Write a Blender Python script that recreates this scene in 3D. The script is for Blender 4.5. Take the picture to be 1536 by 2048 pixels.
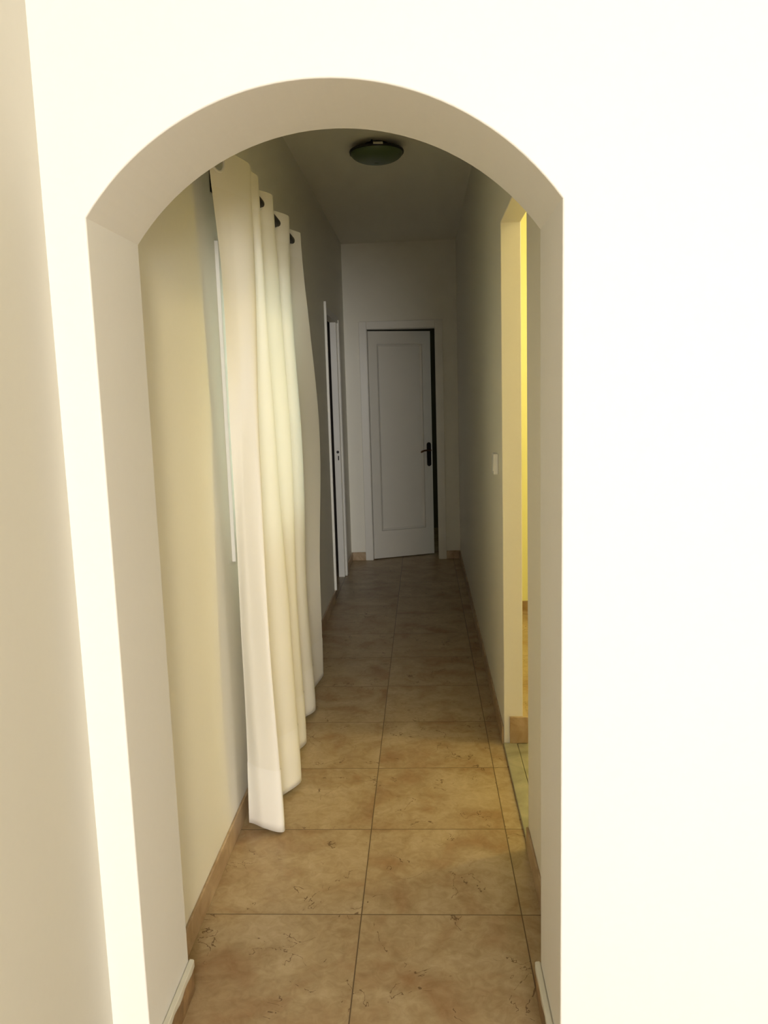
import bpy, bmesh, math, random
from mathutils import Vector, Matrix, noise

for o in list(bpy.data.objects):
    bpy.data.objects.remove(o, do_unlink=True)
random.seed(4)
S = bpy.context.scene
COL = S.collection

# ------------------------------------------------------------------ camera
cam_data = bpy.data.cameras.new('camera')
cam_data.sensor_fit = 'VERTICAL'
cam_data.sensor_height = 36.0
cam_data.lens = 36.0 * 1608.48 / 2048.0
cam_data.clip_start = 0.02
cam = bpy.data.objects.new('camera', cam_data)
COL.objects.link(cam)
F = Vector((-0.05030534, 0.98833147, -0.14377164))
R = Vector((0.9984948, 0.04661982, -0.02889153))
U = Vector((0.0218518, 0.14500864, 0.98918906))
M = Matrix(((R.x, U.x, -F.x), (R.y, U.y, -F.y), (R.z, U.z, -F.z))).to_4x4()
M.translation = Vector((0.0, 0.0, 1.45186))
cam.matrix_world = M
S.camera = cam

# ------------------------------------------------------------------ light
S.view_settings.view_transform = 'Standard'
S.view_settings.look = 'None'
S.view_settings.gamma = 1.0
S.view_settings.use_curve_mapping = False
S.view_settings.exposure = 0.0

world = bpy.data.worlds.new('world')
S.world = world
world.use_nodes = True
bg = world.node_tree.nodes['Background']
bg.inputs[0].default_value = (0.78, 0.92, 1.0, 1)
bg.inputs[1].default_value = 1.0


def area(name, loc, target, sx, sy, power, col, spread=180):
    d = bpy.data.lights.new(name, 'AREA')
    d.shape = 'RECTANGLE'
    d.size, d.size_y = sx, sy
    d.energy = power
    d.color = col
    d.spread = math.radians(spread)
    o = bpy.data.objects.new(name, d)
    COL.objects.link(o)
    o.location = loc
    o.rotation_euler = (Vector(target) - Vector(loc)).to_track_quat('-Z', 'Y').to_euler()
    return o


# daylight entering the front room through the big window behind the camera
area('daylight_front_room', (0.96, -5.98, 1.50), (0.96, 1.5, 1.45), 1.15, 1.6, 322, (1.0, 0.985, 0.985))
# daylight outside the hallway window
area('daylight_hall_window', (-1.02, 3.18, 1.50), (0.3, 3.18, 1.40), 1.25, 1.10, 19, (0.86, 0.98, 0.93))
# the warm ceiling lamp of the side room
pl = bpy.data.lights.new('side_room_lamp_glow', 'POINT')
pl.energy = 35
pl.color = (1.0, 0.82, 0.42)
pl.shadow_soft_size = 0.07
plo = bpy.data.objects.new('side_room_lamp_glow', pl)
COL.objects.link(plo)
plo.location = (1.62, 2.95, 2.50)

pl2 = bpy.data.lights.new('side_room_wall_fill', 'POINT')  # added fill light, no lamp stands here; brightens the yellow far wall
pl2.energy = 9
pl2.color = (1.0, 0.90, 0.45)
pl2.shadow_soft_size = 0.08
plo2 = bpy.data.objects.new('side_room_wall_fill', pl2)
COL.objects.link(plo2)
plo2.location = (1.25, 4.60, 1.85)

# ------------------------------------------------------------------ dimensions
XL, XR = -0.656, 0.310           # hallway wall faces
YA, YB = 1.508, 1.786            # arch wall front / back
YF = 7.017                       # far wall
ZC = 2.723                       # ceiling
AX1, AX2 = -0.608, 0.2575        # arch jambs
ZS, ZAP = 1.789, 2.009
WT = 0.077                       # right wall thickness
GX, GY, T = -0.2028, 2.0806, 0.45


# ------------------------------------------------------------------ materials
def new_mat(name):
    m = bpy.data.materials.new(name)
    m.use_nodes = True
    nt = m.node_tree
    b = nt.nodes['Principled BSDF']
    return m, nt, b


def simple(name, col, rough=0.5, metal=0.0, bump=0.0, scale=40, var=0.0):
    m, nt, b = new_mat(name)
    b.inputs['Base Color'].default_value = (*col, 1)
    b.inputs['Roughness'].default_value = rough
    b.inputs['Metallic'].default_value = metal
    tc = nt.nodes.new('ShaderNodeTexCoord')
    n = nt.nodes.new('ShaderNodeTexNoise')
    n.inputs['Scale'].default_value = scale
    n.inputs['Detail'].default_value = 4
    nt.links.new(tc.outputs['Object'], n.inputs['Vector'])
    if bump:
        bp = nt.nodes.new('ShaderNodeBump')
        bp.inputs['Strength'].default_value = bump
        bp.inputs['Distance'].default_value = 0.002
        nt.links.new(n.outputs['Fac'], bp.inputs['Height'])
        nt.links.new(bp.outputs['Normal'], b.inputs['Normal'])
    if var:
        mx = nt.nodes.new('ShaderNodeMix')
        mx.data_type = 'RGBA'
        mx.inputs['A'].default_value = (*[c * (1 - var) for c in col], 1)
        mx.inputs['B'].default_value = (*[min(1, c * (1 + var)) for c in col], 1)
        nt.links.new(n.outputs['Fac'], mx.inputs['Factor'])
        nt.links.new(mx.outputs['Result'], b.inputs['Base Color'])
    return m


def tile_material(name, base_mul=1.0):
    m, nt, b = new_mat(name)
    N, L = nt.nodes, nt.links
    tc = N.new('ShaderNodeTexCoord')
    sep = N.new('ShaderNodeSeparateXYZ')
    L.new(tc.outputs['Object'], sep.inputs[0])

    def math_(op, a, c=None, clamp=False):
        n = N.new('ShaderNodeMath')
        n.operation = op
        n.use_clamp = clamp
        for i, v in enumerate((a, c)):
            if v is None:
                continue
            if isinstance(v, (int, float)):
                n.inputs[i].default_value = v
            else:
                L.new(v, n.inputs[i])
        return n.outputs[0]

    tx = math_('DIVIDE', math_('SUBTRACT', sep.outputs['X'], GX), T)
    ty = math_('DIVIDE', math_('SUBTRACT', sep.outputs['Y'], GY), T)
    fx, fy = math_('FRACT', tx), math_('FRACT', ty)
    ex = math_('MINIMUM', fx, math_('SUBTRACT', 1.0, fx))
    ey = math_('MINIMUM', fy, math_('SUBTRACT', 1.0, fy))
    e = math_('MINIMUM', ex, ey)
    grout = math_('LESS_THAN', e, 0.0035)
    ix, iy = math_('FLOOR', tx), math_('FLOOR', ty)
    # per tile offset so that each tile has its own marbling
    comb = N.new('ShaderNodeCombineXYZ')
    L.new(math_('MULTIPLY', ix, 3.7), comb.inputs[0])
    L.new(math_('MULTIPLY', iy, 5.3), comb.inputs[1])
    L.new(math_('ADD', ix, iy), comb.inputs[2])
    add = N.new('ShaderNodeVectorMath')
    add.operation = 'ADD'
    L.new(tc.outputs['Object'], add.inputs[0])
    L.new(comb.outputs[0], add.inputs[1])
    v = add.outputs[0]

    def noise_(scale, detail, dist=0.0, rough=0.55):
        n = N.new('ShaderNodeTexNoise')
        n.inputs['Scale'].default_value = scale
        n.inputs['Detail'].default_value = detail
        n.inputs['Distortion'].default_value = dist
        n.inputs['Roughness'].default_value = rough
        L.new(v, n.inputs['Vector'])
        return n.outputs['Fac']

    r1 = N.new('ShaderNodeValToRGB')
    r1.color_ramp.elements[0].position = 0.30
    r1.color_ramp.elements[1].position = 0.72
    c0 = (0.33, 0.20, 0.10)
    c1 = (0.52, 0.41, 0.26)
    r1.color_ramp.elements[0].color = (*[c * base_mul for c in c0], 1)
    r1.color_ramp.elements[1].color = (*[c * base_mul for c in c1], 1)
    mid = r1.color_ramp.elements.new(0.5)
    mid.color = (*[c * base_mul for c in (0.42, 0.315, 0.18)], 1)
    L.new(noise_(5.0, 6, 0.6), r1.inputs[0])
    # fine mottling
    mott = N.new('ShaderNodeMix')
    mott.data_type = 'RGBA'
    mott.blend_type = 'MULTIPLY'
    mott.inputs['Factor'].default_value = 0.55
    L.new(r1.outputs[0], mott.inputs['A'])
    r2 = N.new('ShaderNodeValToRGB')
    r2.color_ramp.elements[0].position = 0.28
    r2.color_ramp.elements[0].color = (0.62, 0.55, 0.46, 1)
    r2.color_ramp.elements[1].position = 0.62
    r2.color_ramp.elements[1].color = (1.05, 1.05, 1.05, 1)
    L.new(noise_(26.0, 8, 1.2, 0.65), r2.inputs[0])
    L.new(r2.outputs[0], mott.inputs['B'])
    # thin crack-like veins, broken up by a mask
    wv = N.new('ShaderNodeTexNoise')
    wv.inputs['Scale'].default_value = 6.5
    wv.inputs['Detail'].default_value = 5
    wv.inputs['Distortion'].default_value = 0.7
    L.new(v, wv.inputs['Vector'])
    d = math_('ABSOLUTE', math_('SUBTRACT', wv.outputs['Fac'], 0.5))
    line = math_('LESS_THAN', d, 0.0042)
    mask = math_('GREATER_THAN', noise_(7.0, 3, 0.0), 0.545)
    fine = math_('GREATER_THAN', noise_(45.0, 3, 0.0), 0.42)
    vein = math_('MULTIPLY', math_('MULTIPLY', line, mask), fine)
    mv = N.new('ShaderNodeMix')
    mv.data_type = 'RGBA'
    L.new(math_('MULTIPLY', vein, 0.8), mv.inputs['Factor'])
    L.new(mott.outputs['Result'], mv.inputs['A'])
    mv.inputs['B'].default_value = (0.13, 0.07, 0.035, 1)
    mg = N.new('ShaderNodeMix')
    mg.data_type = 'RGBA'
    L.new(grout, mg.inputs['Factor'])
    L.new(mv.outputs['Result'], mg.inputs['A'])
    mg.inputs['B'].default_value = (0.13, 0.085, 0.05, 1)
    L.new(mg.outputs['Result'], b.inputs['Base Color'])
    b.inputs['Specular IOR Level'].default_value = 0.28
    rr = N.new('ShaderNodeMapRange')
    rr.inputs['To Min'].default_value = 0.27
    rr.inputs['To Max'].default_value = 0.42
    L.new(noise_(14.0, 4), rr.inputs['Value'])
    L.new(rr.outputs[0], b.inputs['Roughness'])
    bp = N.new('ShaderNodeBump')
    bp.inputs['Strength'].default_value = 0.35
    bp.inputs['Distance'].default_value = 0.0015
    hh = math_('SUBTRACT', math_('MULTIPLY', noise_(20.0, 4), 0.25), grout)
    L.new(hh, bp.inputs['Height'])
    L.new(bp.outputs['Normal'], b.inputs['Normal'])
    return m


def marble_trim(name, dark, light, scale=9.0, rough=0.3):
    m, nt, b = new_mat(name)
    tc = nt.nodes.new('ShaderNodeTexCoord')
    n = nt.nodes.new('ShaderNodeTexNoise')
    n.inputs['Scale'].default_value = scale
    n.inputs['Detail'].default_value = 7
    n.inputs['Distortion'].default_value = 1.0
    nt.links.new(tc.outputs['Object'], n.inputs['Vector'])
    r = nt.nodes.new('ShaderNodeValToRGB')
    r.color_ramp.elements[0].position = 0.33
    r.color_ramp.elements[0].color = (*dark, 1)
    r.color_ramp.elements[1].position = 0.66
    r.color_ramp.elements[1].color = (*light, 1)
    nt.links.new(n.outputs['Fac'], r.inputs[0])
    nt.links.new(r.outputs[0], b.inputs['Base Color'])
    b.inputs['Roughness'].default_value = rough
    return m


def fabric(name, col, trans):
    m, nt, b = new_mat(name)
    N, L = nt.nodes, nt.links
    b.inputs['Base Color'].default_value = (*col, 1)
    b.inputs['Roughness'].default_value = 0.85
    b.inputs['Specular IOR Level'].default_value = 0.15
    tr = N.new('ShaderNodeBsdfTranslucent')
    tr.inputs['Color'].default_value = (*col, 1)
    mix = N.new('ShaderNodeMixShader')
    mix.inputs[0].default_value = trans
    L.new(b.outputs[0], mix.inputs[1])
    L.new(tr.outputs[0], mix.inputs[2])
    L.new(mix.outputs[0], N['Material Output'].inputs['Surface'])
    tc = N.new('ShaderNodeTexCoord')
    hs = []
    for bands in ('Y', 'Z'):
        w = N.new('ShaderNodeTexWave')
        w.bands_direction = bands
        w.inputs['Scale'].default_value = 260
        w.inputs['Distortion'].default_value = 1.5
        L.new(tc.outputs['Object'], w.inputs['Vector'])
        hs.append(w.outputs['Fac'])
    ad = N.new('ShaderNodeMath')
    L.new(hs[0], ad.inputs[0])
    L.new(hs[1], ad.inputs[1])
    bp = N.new('ShaderNodeBump')
    bp.inputs['Strength'].default_value = 0.12
    bp.inputs['Distance'].default_value = 0.0006
    L.new(ad.outputs[0], bp.inputs['Height'])
    L.new(bp.outputs['Normal'], b.inputs['Normal'])
    L.new(bp.outputs['Normal'], tr.inputs['Normal'])
    return m


def glass_pane(name):
    m, nt, b = new_mat(name)
    N, L = nt.nodes, nt.links
    tr = N.new('ShaderNodeBsdfTransparent')
    tr.inputs['Color'].default_value = (0.93, 0.97, 0.94, 1)
    gl = N.new('ShaderNodeBsdfGlossy')
    gl.inputs['Roughness'].default_value = 0.02
    fr = N.new('ShaderNodeFresnel')
    mix = N.new('ShaderNodeMixShader')
    L.new(fr.outputs[0], mix.inputs[0])
    L.new(tr.outputs[0], mix.inputs[1])
    L.new(gl.outputs[0], mix.inputs[2])
    L.new(mix.outputs[0], N['Material Output'].inputs['Surface'])
    return m


HALLP = simple('hallway_cream_paint', (0.89, 0.855, 0.745), 0.6, bump=0.10, scale=60, var=0.012)
BEDROOM_SHADE = simple('bedroom_painted_shade', (0.09, 0.075, 0.06), 0.8)  # dark base colour stands in for the darkness of the unlit rooms
PLASTER = simple('plaster_white', (0.86, 0.84, 0.785), 0.6, bump=0.10, scale=60, var=0.012)
LEFT_SHADED = simple('plaster_left_wall_shaded', (0.70, 0.675, 0.585), 0.6, bump=0.10, scale=60, var=0.012)  # plaster with the left wall's shade put into a darker base colour
CEIL = simple('ceiling_paint', (0.91, 0.875, 0.75), 0.8, bump=0.05, scale=60)
YELLOW = simple('yellow_wall_paint', (0.97, 0.96, 0.52), 0.7, bump=0.08, scale=60)
TILE = tile_material('beige_marbled_tile', 1.08)
SKIRT = marble_trim('beige_skirting_tile', (0.33, 0.21, 0.105), (0.55, 0.41, 0.25))
SKIRT_DARK = marble_trim('brown_skirting_stone', (0.10, 0.05, 0.022), (0.40, 0.25, 0.12), 16)
CAP = simple('white_painted_cap', (0.72, 0.69, 0.58), 0.5, bump=0.3, scale=30)
THRESH = marble_trim('threshold_marble', (0.25, 0.23, 0.15), (0.42, 0.39, 0.27), 7)
DOORP = simple('door_gloss_paint', (0.82, 0.79, 0.71), 0.38, bump=0.05, scale=25)
BLACKM = simple('black_iron', (0.018, 0.016, 0.014), 0.45, 0.6)
BROWNM = simple('bronze_metal', (0.12, 0.06, 0.025), 0.4, 0.8)
STEEL = simple('polished_steel', (0.75, 0.73, 0.65), 0.25, 1.0)
LINEN = fabric('cream_linen', (0.91, 0.87, 0.77), 0.14)
LINEN2 = fabric('cream_linen_doubled', (0.92, 0.885, 0.80), 0.08)
GLASS = glass_pane('window_glass')
LAMPG, _nt, _b = new_mat('green_lamp_glass')
_b.inputs['Base Color'].default_value = (0.10, 0.14, 0.055, 1)
_b.inputs['Roughness'].default_value = 0.4
_b.inputs['Transmission Weight'].default_value = 0.15
PLASTIC = simple('white_switch_plastic', (0.86, 0.84, 0.78), 0.35)

# ------------------------------------------------------------------ helpers
def link(name, bm, mat, parent=None, smooth=False, bevel=0.0, seg=2):
    me = bpy.data.meshes.new(name)
    bmesh.ops.recalc_face_normals(bm, faces=bm.faces)
    bm.to_mesh(me)
    bm.free()
    o = bpy.data.objects.new(name, me)
    COL.objects.link(o)
    for m in (mat if isinstance(mat, (list, tuple)) else [mat]):
        me.materials.append(m)
    if parent is not None:
        o.parent = parent
    if smooth:
        for p in me.polygons:
            p.use_smooth = True
    if bevel:
        md = o.modifiers.new('bevel', 'BEVEL')
        md.width = bevel
        md.segments = seg
        md.limit_method = 'ANGLE'
        md.angle_limit = math.radians(40)
    return o


def box(bm, x0, x1, y0, y1, z0, z1):
    vs = [bm.verts.new((x, y, z)) for x in (x0, x1) for y in (y0, y1) for z in (z0, z1)]
    for f in ((0, 1, 3, 2), (4, 6, 7, 5), (0, 4, 5, 1), (2, 3, 7, 6), (0, 2, 6, 4), (1, 5, 7, 3)):
        bm.faces.new([vs[i] for i in f])
    return vs


def empty(name, loc=(0, 0, 0), rz=0.0):
    o = bpy.data.objects.new(name, None)
    o.empty_display_size = 0.1
    COL.objects.link(o)
    o.location = loc
    o.rotation_euler = (0, 0, rz)
    return o


def struct(o):
    o['kind'] = 'structure'
    return o


def tag(o, label, cat, group=None):
    o['label'] = label
    o['category'] = cat
    if group:
        o['group'] = group
    return o


def holed_wall(bm, axis, p0, p1, a0, a1, z0, z1, holes):
    """wall slab between p0..p1 on 'axis', running a0..a1, with rectangular holes (a,b,za,zb)."""
    As = sorted({a0, a1} | {h[0] for h in holes} | {h[1] for h in holes})
    Zs = sorted({z0, z1} | {h[2] for h in holes} | {h[3] for h in holes})
    solid = {}
    for i in range(len(As) - 1):
        for j in range(len(Zs) - 1):
            ca, cz = (As[i] + As[i + 1]) / 2, (Zs[j] + Zs[j + 1]) / 2
            solid[i, j] = not any(h[0] < ca < h[1] and h[2] < cz < h[3] for h in holes)
    cache = {}

    def V(p, a, z):
        k = (p, round(a, 6), round(z, 6))
        if k not in cache:
            cache[k] = bm.verts.new((p, a, z) if axis == 'x' else (a, p, z))
        return cache[k]
    for (i, j), s in solid.items():
        if not s:
            continue
        a, b_, c, d = As[i], As[i + 1], Zs[j], Zs[j + 1]
        bm.faces.new([V(p0, a, c), V(p0, b_, c), V(p0, b_, d), V(p0, a, d)])
        bm.faces.new([V(p1, a, c), V(p1, b_, c), V(p1, b_, d), V(p1, a, d)])
        for (di, dj, q) in ((-1, 0, ((a, c), (a, d))), (1, 0, ((b_, c), (b_, d))),
                            (0, -1, ((a, c), (b_, c))), (0, 1, ((a, d), (b_, d)))):
            if not solid.get((i + di, j + dj), False):
                (u0, w0), (u1, w1) = q
                bm.faces.new([V(p0, u0, w0), V(p0, u1, w1), V(p1, u1, w1), V(p1, u0, w0)])


def lathe(bm, prof, c, seg=48, axis='z'):
    rings = []
    for r, h in prof:
        ring = []
        for k in range(seg):
            t = 2 * math.pi * k / seg
            if axis == 'z':
                p = (c[0] + r * math.cos(t), c[1] + r * math.sin(t), c[2] + h)
            elif axis == 'y':
                p = (c[0] + r * math.cos(t), c[1] + h, c[2] + r * math.sin(t))
            else:
                p = (c[0] + h, c[1] + r * math.cos(t), c[2] + r * math.sin(t))
            ring.append(bm.verts.new(p))
        rings.append(ring)
    for a, b_ in zip(rings, rings[1:]):
        for k in range(seg):
            bm.faces.new([a[k], a[(k + 1) % seg], b_[(k + 1) % seg], b_[k]])
    if prof[0][0] > 1e-6:
        bm.faces.new(rings[0])
    if prof[-1][0] > 1e-6:
        bm.faces.new(rings[-1])


def tube(bm, pts, r, seg=12):
    pts = [Vector(p) for p in pts]
    rings = []
    for i, p in enumerate(pts):
        d = (pts[min(i + 1, len(pts) - 1)] - pts[max(i - 1, 0)]).normalized()
        a = d.orthogonal().normalized() if i == 0 else (prev - d * prev.dot(d)).normalized()
        prev = a
        b_ = d.cross(a)
        rr = r[i] if isinstance(r, (list, tuple)) else r
        rings.append([bm.verts.new(p + a * rr * math.cos(2 * math.pi * k / seg) + b_ * rr * math.sin(2 * math.pi * k / seg)) for k in range(seg)])
    for a, b_ in zip(rings, rings[1:]):
        for k in range(seg):
            bm.faces.new([a[k], a[(k + 1) % seg], b_[(k + 1) % seg], b_[k]])
    bm.faces.new(rings[0])
    bm.faces.new(rings[-1])


# ------------------------------------------------------------------ room shell
XROOM_L, XROOM_R, YBACK = -0.686, 2.60, -6.05

bm = bmesh.new()
box(bm, -2.4, 3.0, -6.3, 8.9, -0.12, 0.0)
struct(link('floor', bm, TILE))

bm = bmesh.new()
box(bm, -2.4, 3.0, -6.3, 8.9, ZC, ZC + 0.12)
struct(link('ceiling', bm, CEIL))

# the thick wall pierced by the segmental arch
cx = (AX1 + AX2) / 2
half = (AX2 - AX1) / 2
rise = ZAP - ZS
RAD = (half * half + rise * rise) / (2 * rise)
zc = ZAP - RAD
a_max = math.asin(half / RAD)
NSEG = 40
arc = []
for k in range(NSEG + 1):
    a = -a_max + 2 * a_max * k / NSEG
    arc.append((cx + RAD * math.sin(a), zc + RAD * math.cos(a)))
arc[0], arc[-1] = (AX1, ZS), (AX2, ZS)
bm = bmesh.new()
_c = {}


def AV(x, y, z):
    k = (round(x, 5), round(y, 5), round(z, 5))
    if k not in _c:
        _c[k] = bm.verts.new((x, y, z))
    return _c[k]


quads = [((-0.82, 0), (AX1, 0), (AX1, ZS), (-0.82, ZS)), ((-0.82, ZS), (AX1, ZS), (AX1, ZC), (-0.82, ZC)),
         ((AX2, 0), (2.72, 0), (2.72, ZS), (AX2, ZS)), ((AX2, ZS), (2.72, ZS), (2.72, ZC), (AX2, ZC))]
for p, q in zip(arc, arc[1:]):
    quads.append((p, q, (q[0], ZC), (p[0], ZC)))
for Q in quads:
    for y in (YA, YB):
        bm.faces.new([AV(x, y, z) for x, z in Q])
path = [(AX1, 0)] + arc + [(AX2, 0)]
outer = [(-0.82, 0), (-0.82, ZS), (-0.82, ZC)] + [(x, ZC) for x, z in arc] + [(2.72, ZC), (2.72, ZS), (2.72, 0)]
for P_ in (path, outer):
    for p, q in zip(P_, P_[1:]):
        bm.faces.new([AV(p[0], YA, p[1]), AV(q[0], YA, q[1]), AV(q[0], YB, q[1]), AV(p[0], YB, p[1])])
struct(link('wall_front', bm, PLASTER, bevel=0.004, seg=3))

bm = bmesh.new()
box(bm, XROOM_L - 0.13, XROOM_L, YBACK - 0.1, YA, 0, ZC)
struct(link('wall_left', bm, LEFT_SHADED))
bm = bmesh.new()
box(bm, XROOM_R, XROOM_R + 0.12, YBACK - 0.1, YA, 0, ZC)
struct(link('wall_right', bm, PLASTER))
bm = bmesh.new()
holed_wall(bm, 'y', YBACK - 0.1, YBACK, XROOM_L - 0.13, XROOM_R + 0.12, 0, ZC, [(0.08, 1.72, 0.68, 2.22)])
struct(link('wall_back', bm, PLASTER))

# hallway left wall: window + doorway
WY0, WY1, WZ0, WZ1 = 2.700, 3.74, 0.950, 1.915
DY0, DY1, DZ = 5.632, 6.40, 2.022
bm = bmesh.new()
holed_wall(bm, 'x', XL - 0.13, XL, YB, 5.1, 0, ZC, [(WY0, WY1, WZ0, WZ1)])
holed_wall(bm, 'x', XL - 0.052, XL, 5.1, YF + 0.12, 0, ZC, [(DY0, DY1, 0.0, DZ)])
struct(link('wall_hall_left', bm, HALLP))

# hallway right wall: wide opening to the side room
OY0, OY1, OZ = 2.42, 3.185, 2.085
bm = bmesh.new()
holed_wall(bm, 'x', XR, XR + WT, YB, YF + 0.12, 0, ZC, [(OY0, OY1, 0.0, OZ)])
struct(link('wall_hall_right', bm, HALLP, bevel=0.003))

# far wall with doorway
FX0, FX1, FZ = -0.467, 0.126, 2.0165
bm = bmesh.new()
holed_wall(bm, 'y', YF, YF + 0.12, XL - 0.13, XR + WT, 0, ZC, [(FX0, FX1, 0.0, FZ)])
struct(link('wall_hall_far', bm, HALLP))

# side room
bm = bmesh.new()
box(bm, XR + WT, XROOM_R, 5.18, 5.28, 0, ZC)
struct(link('wall_side_room_far', bm, YELLOW))
bm = bmesh.new()
box(bm, XROOM_R, XROOM_R + 0.12, YB, 5.28, 0, ZC)
struct(link('wall_side_room_right', bm, YELLOW))
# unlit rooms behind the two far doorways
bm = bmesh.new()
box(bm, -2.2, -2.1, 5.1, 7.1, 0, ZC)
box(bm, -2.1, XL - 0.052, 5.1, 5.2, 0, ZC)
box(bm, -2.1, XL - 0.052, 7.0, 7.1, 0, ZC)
struct(link('wall_left_bedroom', bm, BEDROOM_SHADE))
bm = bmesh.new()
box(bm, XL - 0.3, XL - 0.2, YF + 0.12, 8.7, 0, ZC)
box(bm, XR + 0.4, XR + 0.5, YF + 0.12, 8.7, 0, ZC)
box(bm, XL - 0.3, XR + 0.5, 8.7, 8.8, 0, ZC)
struct(link('wall_far_bedroom', bm, BEDROOM_SHADE))

# ------------------------------------------------------------------ skirting
SH = 0.075


def skirt(name, x0, x1, y0, y1, mat=SKIRT, h=SH):
    b_ = bmesh.new()
    box(b_, x0, x1, y0, y1, 0.0, h)
    return struct(link(name, b_, mat, bevel=0.0025))


skirt('baseboard_left', XL, XL + 0.009, YB, DY0 - 0.024)
skirt('baseboard_left_end', XL, XL + 0.009, DY1 + 0.06, YF)
skirt('baseboard_right', XR - 0.008, XR, YB, OY0 - 0.005)
skirt('baseboard_right_far', XR - 0.008, XR, OY1 + 0.012, YF)
skirt('baseboard_far_left', XL + 0.009, FX0 - 0.062, YF - 0.009, YF)
skirt('baseboard_far_right', FX1 + 0.062, XR - 0.008, YF - 0.009, YF)
skirt('baseboard_side_room', XR + WT, XROOM_R, 5.17, 5.18, h=0.09)
# stone skirting wrapped round the far jamb of the side opening
b_ = bmesh.new()
box(b_, XR + 0.022, XR + WT + 0.020, OY1 - 0.012, OY1, 0.012, 0.125)
box(b_, XR + WT, XR + WT + 0.020, OY1, 5.17, 0.0, 0.125)
struct(link('baseboard_opening', b_, SKIRT, bevel=0.0015))

# stone skirting with a white painted cap inside the arch
for side, xa, s in (('arch_left', AX1, 1), ('arch_right', AX2, -1)):
    root = struct(empty('baseboard_' + side, (xa, (YA + YB) / 2, 0)))
    hy = (YB - YA) / 2
    bm = bmesh.new()
    x0, x1 = sorted((0, s * 0.0125))
    box(bm, x0, x1, -hy, hy - 0.003, 0, 0.072)
    link('skirting_stone', bm, SKIRT_DARK, root, bevel=0.002)
    bm = bmesh.new()
    prof = [(0, 0.080), (0.0035, 0.0835), (0.0125, 0.0825), (0.0145, 0.080), (0.0145, 0.066), (0.012, 0.058), (0, 0.058)]
    NY = 14
    rings = []
    for k in range(NY + 1):
        y = -hy + (2 * hy) * k / NY
        w = 1 + 0.03 * math.sin(k * 1.7) + 0.02 * math.sin(k * 3.1)
        rings.append([bm.verts.new((s * px * (w if px > 0.005 else 1), y, pz + (0.003 * math.sin(k * 1.3) if pz < 0.067 else 0.0004 * math.sin(k * 2.3)))) for px, pz in prof])
    for a, c in zip(rings, rings[1:]):
        for k in range(len(prof)):
            bm.faces.new([a[k], a[(k + 1) % len(prof)], c[(k + 1) % len(prof)], c[k]])
    bm.faces.new(rings[0])
    bm.faces.new(rings[-1])
    link('painted_cap', bm, CAP, root)

# marble threshold of the side opening
bm = bmesh.new()
box(bm, XR - 0.004, XR + 0.052, OY0, OY1 - 0.004, 0.0, 0.012)
struct(link('trim_1', bm, THRESH, bevel=0.003))
bm = bmesh.new()
box(bm, XR + 0.0535, XR + WT + 0.02, OY0, OY1 - 0.004, 0.0, 0.010)
struct(link('trim_2', bm, THRESH, bevel=0.002))

# ------------------------------------------------------------------ hallway window
win = struct(empty('window_1', (XL, (WY0 + WY1) / 2, WZ0)))
yc = (WY0 + WY1) / 2
hw, hh = (WY1 - WY0) / 2, WZ1 - WZ0


def frame_bars(bm, x0, x1, a0, a1, z0, z1, w):
    box(bm, x0, x1, a0, a0 + w, z0, z1)
    box(bm, x0, x1, a1 - w, a1, z0, z1)
    box(bm, x0, x1, a0 + w, a1 - w, z0, z0 + w)
    box(bm, x0, x1, a0 + w, a1 - w, z1 - w, z1)


bm = bmesh.new()
frame_bars(bm, -0.002, 0.012, -hw - 0.045, hw + 0.045, -0.045, hh + 0.045, 0.055)
link('window_casing', bm, DOORP, win, bevel=0.003)
bm = bmesh.new()
frame_bars(bm, -0.10, -0.055, -hw, hw, 0, hh, 0.045)
box(bm, -0.10, -0.055, -0.03, 0.03, 0.045, hh - 0.045)
link('window_frame', bm, DOORP, win, bevel=0.003)
bm = bmesh.new()
box(bm, -0.080, -0.076, -hw + 0.04, -0.025, 0.04, hh - 0.04)
box(bm, -0.080, -0.076, 0.025, hw - 0.04, 0.04, hh - 0.04)
link('window_glass', bm, GLASS, win)

# front room window, behind the camera
win2 = struct(empty('window_2', (0.90, YBACK, 0.68)))
bm = bmesh.new()
for (a, b2, c, d) in ((-0.87, -0.82, 0, 1.54), (0.82, 0.87, 0, 1.54), (-0.82, 0.82, 0, 0.05), (-0.82, 0.82, 1.49, 1.54), (-0.025, 0.025, 0.05, 1.49)):
    box(bm, a, b2, -0.09, -0.04, c, d)
link('window_frame', bm, DOORP, win2, bevel=0.003)
bm = bmesh.new()
box(bm, -0.83, 0.83, -0.067, -0.063, 0.04, 1.50)
link('window_glass', bm, GLASS, win2)

# ------------------------------------------------------------------ doorway in the left wall
d2 = struct(empty('door_2', (XL, (DY0 + DY1) / 2, 0)))
hd = (DY1 - DY0) / 2
bm = bmesh.new()       # near casing, ends on top of the skirting
box(bm, -0.001, 0.016, -hd - 0.022, -hd + 0.001, SH, DZ + 0.075)
link('door_casing', bm, DOORP, d2, bevel=0.002)
bm = bmesh.new()       # head casing
box(bm, -0.001, 0.010, -hd + 0.004, hd + 0.01, DZ - 0.004, DZ + 0.045)
link('door_casing', bm, PLASTER, d2, bevel=0.002)
bm = bmesh.new()       # far casing
box(bm, -0.001, 0.020, hd - 0.003, hd + 0.055, 0.0, DZ + 0.02)
link('door_casing', bm, DOORP, d2, bevel=0.008)
bm = bmesh.new()       # far jamb with strike holes
box(bm, -0.050, 0.0, hd - 0.035, hd, 0.0, DZ)
jamb = link('door_jamb', bm, DOORP, d2, bevel=0.003)
bm = bmesh.new()
box(bm, -0.050, 0.0, -hd, -hd + 0.02, 0.0, DZ)
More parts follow.
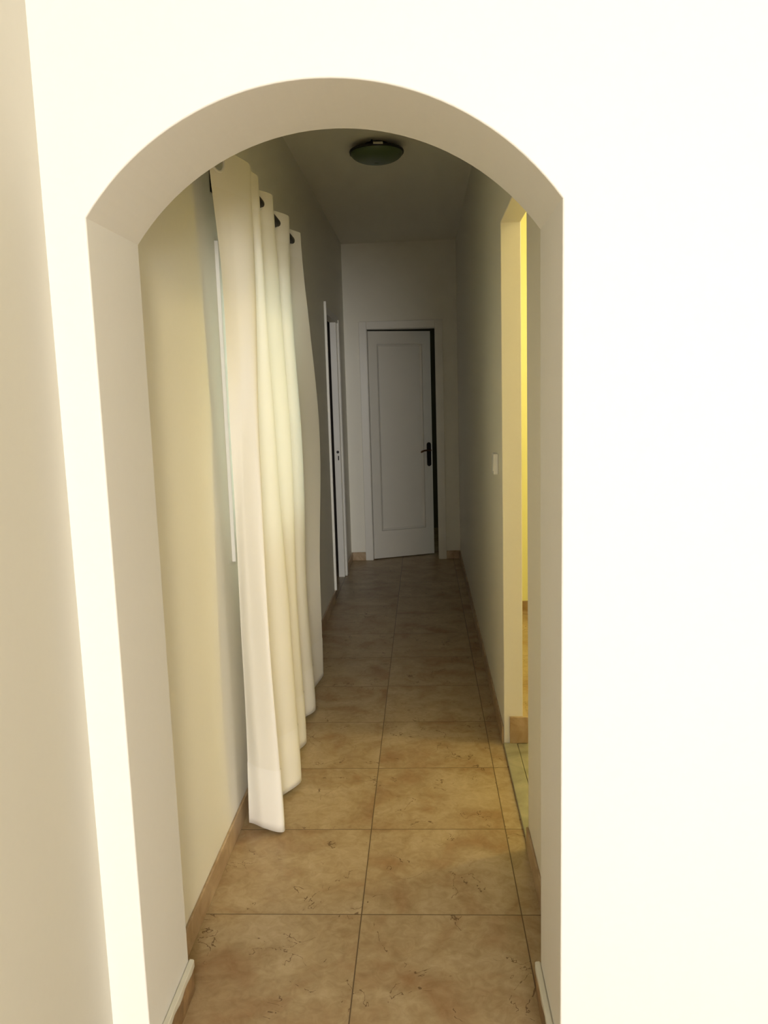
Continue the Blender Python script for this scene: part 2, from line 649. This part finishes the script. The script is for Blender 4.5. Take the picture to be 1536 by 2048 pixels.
link('door_jamb', bm, DOORP, d2, bevel=0.003)
bm = bmesh.new()
box(bm, -0.030, -0.008, hd - 0.0375, hd - 0.034, 0.945, 1.045)
strike = link('strike_plate', bm, DOORP, jamb, bevel=0.001)
bm = bmesh.new()
lathe(bm, [(0.0001, -0.003), (0.011, -0.003), (0.011, 0.001)], (-0.021, hd - 0.037, 1.015), 20, 'y')
box(bm, -0.021, -0.012, hd - 0.040, hd - 0.036, 0.950, 0.985)
link('latch_hole', bm, BLACKM, strike)
# its door stands wide open inside the unlit bedroom
bm = bmesh.new()
box(bm, -0.86, -0.10, -hd + 0.02, -hd + 0.06, 0.01, DZ - 0.01)
link('door_leaf', bm, DOORP, d2, bevel=0.003)

# ------------------------------------------------------------------ far door, ajar
d1 = struct(empty('door_1', ((FX0 + FX1) / 2, YF, 0)))
hf = (FX1 - FX0) / 2
bm = bmesh.new()
box(bm, -hf - 0.062, -hf + 0.004, -0.013, 0.0, 0, FZ + 0.060)
box(bm, hf - 0.004, hf + 0.062, -0.013, 0.0, 0, FZ + 0.060)
box(bm, -hf + 0.004, hf - 0.004, -0.013, 0.0, FZ - 0.004, FZ + 0.060)
link('door_casing', bm, DOORP, d1, bevel=0.004)
bm = bmesh.new()
box(bm, -hf, -hf + 0.006, 0.0, 0.12, 0, FZ)
box(bm, hf - 0.006, hf, 0.0, 0.12, 0, FZ)
box(bm, -hf + 0.006, hf - 0.006, 0.0, 0.12, FZ - 0.006, FZ)
link('door_frame', bm, DOORP, d1)
LW, LH, LT = 0.576, 1.990, 0.042
# leaf: stiles, rails and a recessed panel with moulding (origin on the hinge)
bm = bmesh.new()
pA, pB, pC, pD = 0.078, LW - 0.078, 0.245, LH - 0.110
box(bm, 0, LW, 0.018, LT, 0, LH)                       # core
box(bm, 0, pA, 0, 0.018, 0, LH)
box(bm, pB, LW, 0, 0.018, 0, LH)
box(bm, pA, pB, 0, 0.018, 0, pC)
box(bm, pA, pB, 0, 0.018, pD, LH)
leaf = link('door_leaf', bm, DOORP, d1)
leaf.location = (-hf + 0.013, 0.016, 0.008)
leaf.rotation_euler = (0, 0, math.radians(21.5))
bm = bmesh.new()
w, g = 0.020, 0.003
for (p0, p1, inw) in (((pA, pC), (pA, pD), (1, 0)), ((pB, pC), (pB, pD), (-1, 0)), ((pA, pC), (pB, pC), (0, 1)), ((pA, pD), (pB, pD), (0, -1))):
    rows = []
    for (x, z), e in ((p0, 1), (p1, -1)):
        row = []
        for q, dep in ((g, 0.018), (g, 0.005), (w, 0.018)):
            ax_, az_ = (q * inw[0], e * q) if inw[0] else (e * q, q * inw[1])
            row.append(bm.verts.new((x + ax_, dep, z + az_)))
        rows.append(row)
    for i in range(3):
        bm.faces.new([rows[0][i], rows[0][(i + 1) % 3], rows[1][(i + 1) % 3], rows[1][i]])
    bm.faces.new(rows[0])
    bm.faces.new(rows[1])
link('panel_moulding', bm, DOORP, leaf)
# black back plate and lever
bm = bmesh.new()
HX, HZ0, HZ1, HWD = LW - 0.034, 0.800, 1.015, 0.020
pts = []
for k in range(9):
    t = math.pi * k / 8
    pts.append((HX + HWD * math.cos(t), HZ1 - HWD + HWD * math.sin(t)))
for k in range(9):
    t = math.pi + math.pi * k / 8
    pts.append((HX + HWD * math.cos(t), HZ0 + HWD + HWD * math.sin(t)))
f0 = [bm.verts.new((x, -0.008, z)) for x, z in pts]
f1 = [bm.verts.new((x, 0.0, z)) for x, z in pts]
bm.faces.new(f0)
bm.faces.new(f1)
for k in range(len(pts)):
    bm.faces.new([f0[k], f0[(k + 1) % len(pts)], f1[(k + 1) % len(pts)], f1[k]])
plate = link('handle_plate', bm, BLACKM, leaf, bevel=0.002)
bm = bmesh.new()
tube(bm, [(HX, 0, 0.945), (HX, -0.045, 0.945), (HX - 0.012, -0.052, 0.945), (HX - 0.035, -0.054, 0.947), (HX - 0.065, -0.054, 0.945), (HX - 0.088, -0.053, 0.936), (HX - 0.096, -0.052, 0.930)],
     [0.010, 0.009, 0.0075, 0.007, 0.0075, 0.009, 0.004])
lev = link('handle_lever', bm, BROWNM, leaf, smooth=True)

# ------------------------------------------------------------------ curtain
# plan of the folds (x, y) at several heights: edge, crest, valley, crest, ...
LEV = [
    (2.19, [(-.606, 2.435), (-.576, 2.495), (-.532, 2.655), (-.543, 2.74), (-.535, 2.825), (-.590, 2.93), (-.532, 3.07), (-.592, 3.24), (-.530, 3.425), (-.588, 3.58), (-.534, 3.765)]),
    (1.85,  [(-.596, 2.480), (-.572, 2.545), (-.525, 2.640), (-.590, 2.73), (-.525, 2.790), (-.590, 2.93), (-.524, 3.100), (-.590, 3.25), (-.524, 3.350), (-.588, 3.60), (-.522, 3.820)]),
    (1.30,  [(-.603, 2.510), (-.570, 2.510), (-.514, 2.510), (-.588, 2.68), (-.512, 2.800), (-.590, 2.96), (-.514, 3.110), (-.590, 3.27), (-.514, 3.400), (-.590, 3.66), (-.512, 3.990)]),
    (0.55,  [(-.613, 2.540), (-.565, 2.490), (-.500, 2.460), (-.588, 2.66), (-.500, 2.830), (-.588, 3.00), (-.516, 3.130), (-.588, 3.30), (-.524, 3.430), (-.590, 3.66), (-.524, 3.870)]),
    (0.010, [(-.622, 2.545), (-.560, 2.508), (-.494, 2.508), (-.560, 2.68), (-.485, 2.850), (-.580, 3.02), (-.520, 3.200), (-.588, 3.37), (-.527, 3.545), (-.575, 3.73), (-.545, 3.995)]),
]


def catmull(p0, p1, p2, p3, t):
    return 0.5 * ((2 * p1) + (-p0 + p2) * t + (2 * p0 - 5 * p1 + 4 * p2 - p3) * t * t + (-p0 + 3 * p1 - 3 * p2 + p3) * t ** 3)


def plan(z, s):
    """position of the cloth at height z, s in 0..10 along its width"""
    i = min(int(s), 9)
    t = s - i
    out = []
    for zz, P in LEV:
        q = [P[max(i - 1, 0)], P[i], P[min(i + 1, 10)], P[min(i + 2, 10)]]
        out.append((zz, [catmull(q[0][k], q[1][k], q[2][k], q[3][k], t) for k in range(2)]))
    for j in range(len(out) - 1):
        if out[j][0] >= z >= out[j + 1][0]:
            break
    tz = (out[j][0] - z) / (out[j][0] - out[j + 1][0])
    g = [out[max(j - 1, 0)][1], out[j][1], out[j + 1][1], out[min(j + 2, len(out) - 1)][1]]
    xy = [catmull(g[0][k], g[1][k], g[2][k], g[3][k], tz) for k in range(2)]
    wob = noise.noise(Vector((s * 1.1, z * 1.6, 3.0))) * 0.006 * min(1, (2.25 - z) * 2)
    return Vector((max(xy[0] + wob, XL + 0.026), xy[1] + wob * 0.5, z))


def bottom(s):
    return 0.010 + 0.010 * (0.5 + 0.5 * math.sin(s * 1.9 + 0.6))


ROD_Z, ROD_X = 2.147, -0.573
HEM, HEAD = 0.235, 2.075
EYES = []
for e0, e1 in ((0.3, 2.0), (5.0, 6.0), (7.0, 8.0), (9.0, 10.0)):
    best = min((abs(plan(ROD_Z, e0 + (e1 - e0) * k / 60).x - ROD_X), e0 + (e1 - e0) * k / 60) for k in range(61))
    EYES.append(best[1])
EYES[0] = 0.72


def grid(bm, s0, s1, ns, zs, off=0.0, holes=None):
    vv = []
    for z in zs:
        row = []
        for k in range(ns + 1):
            s = s0 + (s1 - s0) * k / ns
            zz = z if z > 0.03 else bottom(s)
            p = plan(max(zz, 0.0101), s)
            if off:
                q = plan(max(zz, 0.0101), min(s + 0.02, 10)) - plan(max(zz, 0.0101), max(s - 0.02, 0))
                nrm = Vector((q.y, -q.x, 0)).normalized()
                p = p + nrm * off
            p.z = zz
            row.append(bm.verts.new(p))
        vv.append(row)
    for a, b2 in zip(vv, vv[1:]):
        for k in range(ns):
            c = (a[k].co + a[k + 1].co + b2[k].co + b2[k + 1].co) / 4
            if holes and any((c - h).length < 0.0255 for h in holes):
                continue
            bm.faces.new([a[k], a[k + 1], b2[k + 1], b2[k]])


curtain = empty('curtain', (-0.56, 3.2, 0.0))
tag(curtain, 'floor-length cream white eyelet curtain hanging in folds over the hallway window', 'curtain')


def under(o, root):
    o.parent = root
    o.matrix_parent_inverse = Matrix.Translation(-root.location)
    return o


bm = bmesh.new()
NZ = 70
grid(bm, 0, 10, 260, [HEAD - (HEAD - HEM) * k / NZ for k in range(NZ + 1)])
under(link('curtain_panel', bm, LINEN, smooth=True), curtain)
eye_pos = []
for s in EYES:
    eye_pos.append(plan(ROD_Z, s))
bm = bmesh.new()
grid(bm, 0, 10, 420, [2.19 - (2.19 - HEAD) * k / 34 for k in range(35)], 0.0, eye_pos)
under(link('curtain_heading', bm, LINEN2, smooth=True), curtain)
bm = bmesh.new()
grid(bm, 0, 10, 260, [HEM + 0.004 - (HEM + 0.004 - 0.012) * k / 14 for k in range(15)], 0.0012)
under(link('curtain_hem', bm, LINEN2, smooth=True), curtain)
for s, c in zip(EYES, eye_pos):
    tdir = (plan(ROD_Z, min(s + 0.06, 10)) - plan(ROD_Z, s - 0.06))
    tdir.z = 0
    tdir.normalize()
    bm = bmesh.new()
    n1, n2 = 36, 10
    ring = []
    nrm = Vector((tdir.y, -tdir.x, 0))
    for i in range(n1):
        a = 2 * math.pi * i / n1
        rad = tdir * math.cos(a) + Vector((0, 0, 1)) * math.sin(a)
        ring.append([bm.verts.new(c + rad * (0.0275 + 0.0045 * math.cos(2 * math.pi * j / n2)) + nrm * 0.0032 * math.sin(2 * math.pi * j / n2)) for j in range(n2)])
    for i in range(n1):
        for j in range(n2):
            bm.faces.new([ring[i][j], ring[(i + 1) % n1][j], ring[(i + 1) % n1][(j + 1) % n2], ring[i][(j + 1) % n2]])
    under(link('eyelet', bm, PLASTIC, smooth=True), curtain)

# curtain rod
rod = empty('curtain_rod', (ROD_X, 3.15, ROD_Z))
tag(rod, 'dark curtain rod threaded through the eyelets of the cream curtain', 'curtain rod')
bm = bmesh.new()
tube(bm, [(0, -0.545, 0), (0, 0, 0), (0, 0.555, 0)], 0.0205, 20)
link('pole', bm, BLACKM, rod, smooth=False)
for yy, sg in ((-0.545, -1), (0.555, 1)):
    bm = bmesh.new()
    prof = [(0.0205, 0), (0.0205, sg * 0.002), (0.0205, sg * 0.006), (0.014, sg * 0.010), (0.0001, sg * 0.018)]
    lathe(bm, prof, (0, yy, 0), 24, 'y')
    link('finial', bm, BLACKM, rod, smooth=True)
for yy in (-0.50, 0.50):
    bm = bmesh.new()
    tube(bm, [(0, yy, -0.014), (-0.03, yy, -0.02), (XL - ROD_X + 0.004, yy, -0.02)], 0.006, 12)
    box(bm, XL - ROD_X, XL - ROD_X + 0.005, yy - 0.010, yy + 0.010, -0.042, 0.03)
    link('bracket', bm, BLACKM, rod, bevel=0.001)

# ------------------------------------------------------------------ ceiling lamp


def ceiling_lamp(name, loc, glass, label):
    root = empty(name, loc)
    tag(root, label, 'ceiling lamp')
    bm = bmesh.new()
    lathe(bm, [(0.062, 0.0), (0.062, -0.016), (0.055, -0.022), (0.02, -0.022), (0.0001, -0.022)], (0, 0, 0), 48)
    link('base_plate', bm, BLACKM, root, smooth=False)
    bm = bmesh.new()   # shallow dish, open at the top
    prof = [(0.128, -0.030)]
    for k in range(0, 15):
        t = k / 14 * math.pi / 2
        prof.append((0.134 * math.cos(t) ** 0.85 if k < 14 else 0.0001, -0.040 - 0.050 * math.sin(t)))
    lathe(bm, prof, (0, 0, 0), 64)
    bmesh.ops.delete(bm, geom=[f for f in bm.faces if len(f.verts) > 4], context='FACES')
    g = link('glass_shade', bm, glass, root, smooth=True)
    md = g.modifiers.new('thick', 'SOLIDIFY')
    md.thickness = 0.004
    bm = bmesh.new()
    prof = [(0.1295, -0.031), (0.1375, -0.031), (0.1405, -0.037), (0.1385, -0.044), (0.1345, -0.044)]
    lathe(bm, prof, (0, 0, 0), 64)
    bmesh.ops.delete(bm, geom=[f for f in bm.faces if len(f.verts) > 4], context='FACES')
    link('rim', bm, BLACKM, root, smooth=True)
    for a in (-84, 36, 156):
        a = math.radians(a)
        d = Vector((math.cos(a), math.sin(a), 0))
        tn = Vector((-d.y, d.x, 0))
        bm = bmesh.new()
        path = [(0.058, -0.014), (0.085, -0.016), (0.110, -0.020), (0.128, -0.024), (0.1415, -0.030), (0.1425, -0.038)]
        rows = []
        for r, z in path:
            rows.append([bm.verts.new(d * (r + e) + tn * q + Vector((0, 0, z - e))) for q in (-0.024, 0.024) for e in (0, 0.0025)])
        for p, q in zip(rows, rows[1:]):
            for i, j in ((0, 1), (1, 3), (3, 2), (2, 0)):
                bm.faces.new([p[i], p[j], q[j], q[i]])
        bm.faces.new(rows[0])
        bm.faces.new(rows[-1])
        cl = link('clip', bm, STEEL, root)
        bm = bmesh.new()
        c0 = d * 0.120 - tn * 0.030 + Vector((0, 0, -0.020))
        tube(bm, [c0, c0 + d * 0.012], 0.0055, 10)
        link('screw', bm, BLACKM, cl)
    return root


ceiling_lamp('ceiling_lamp', (-0.205, 4.340, ZC), LAMPG, 'round unlit green glass dish lamp with dark rim on the hallway ceiling')

# ------------------------------------------------------------------ light switch
sw = empty('light_switch', (XR, 3.385, 1.155))
tag(sw, 'small white surface-mounted light switch on the right hallway wall beside the opening', 'light switch')
bm = bmesh.new()
box(bm, -0.020, 0, -0.042, 0.042, -0.043, 0.043)
link('switch_box', bm, PLASTIC, sw, bevel=0.004)
bm = bmesh.new()
vs = box(bm, -0.0225, -0.019, -0.028, 0.028, -0.03, 0.03)
for v in vs:
    if v.co.x < -0.022 and v.co.z > 0:
        v.co.x += 0.002
link('switch_rocker', bm, PLASTIC, sw, bevel=0.002)
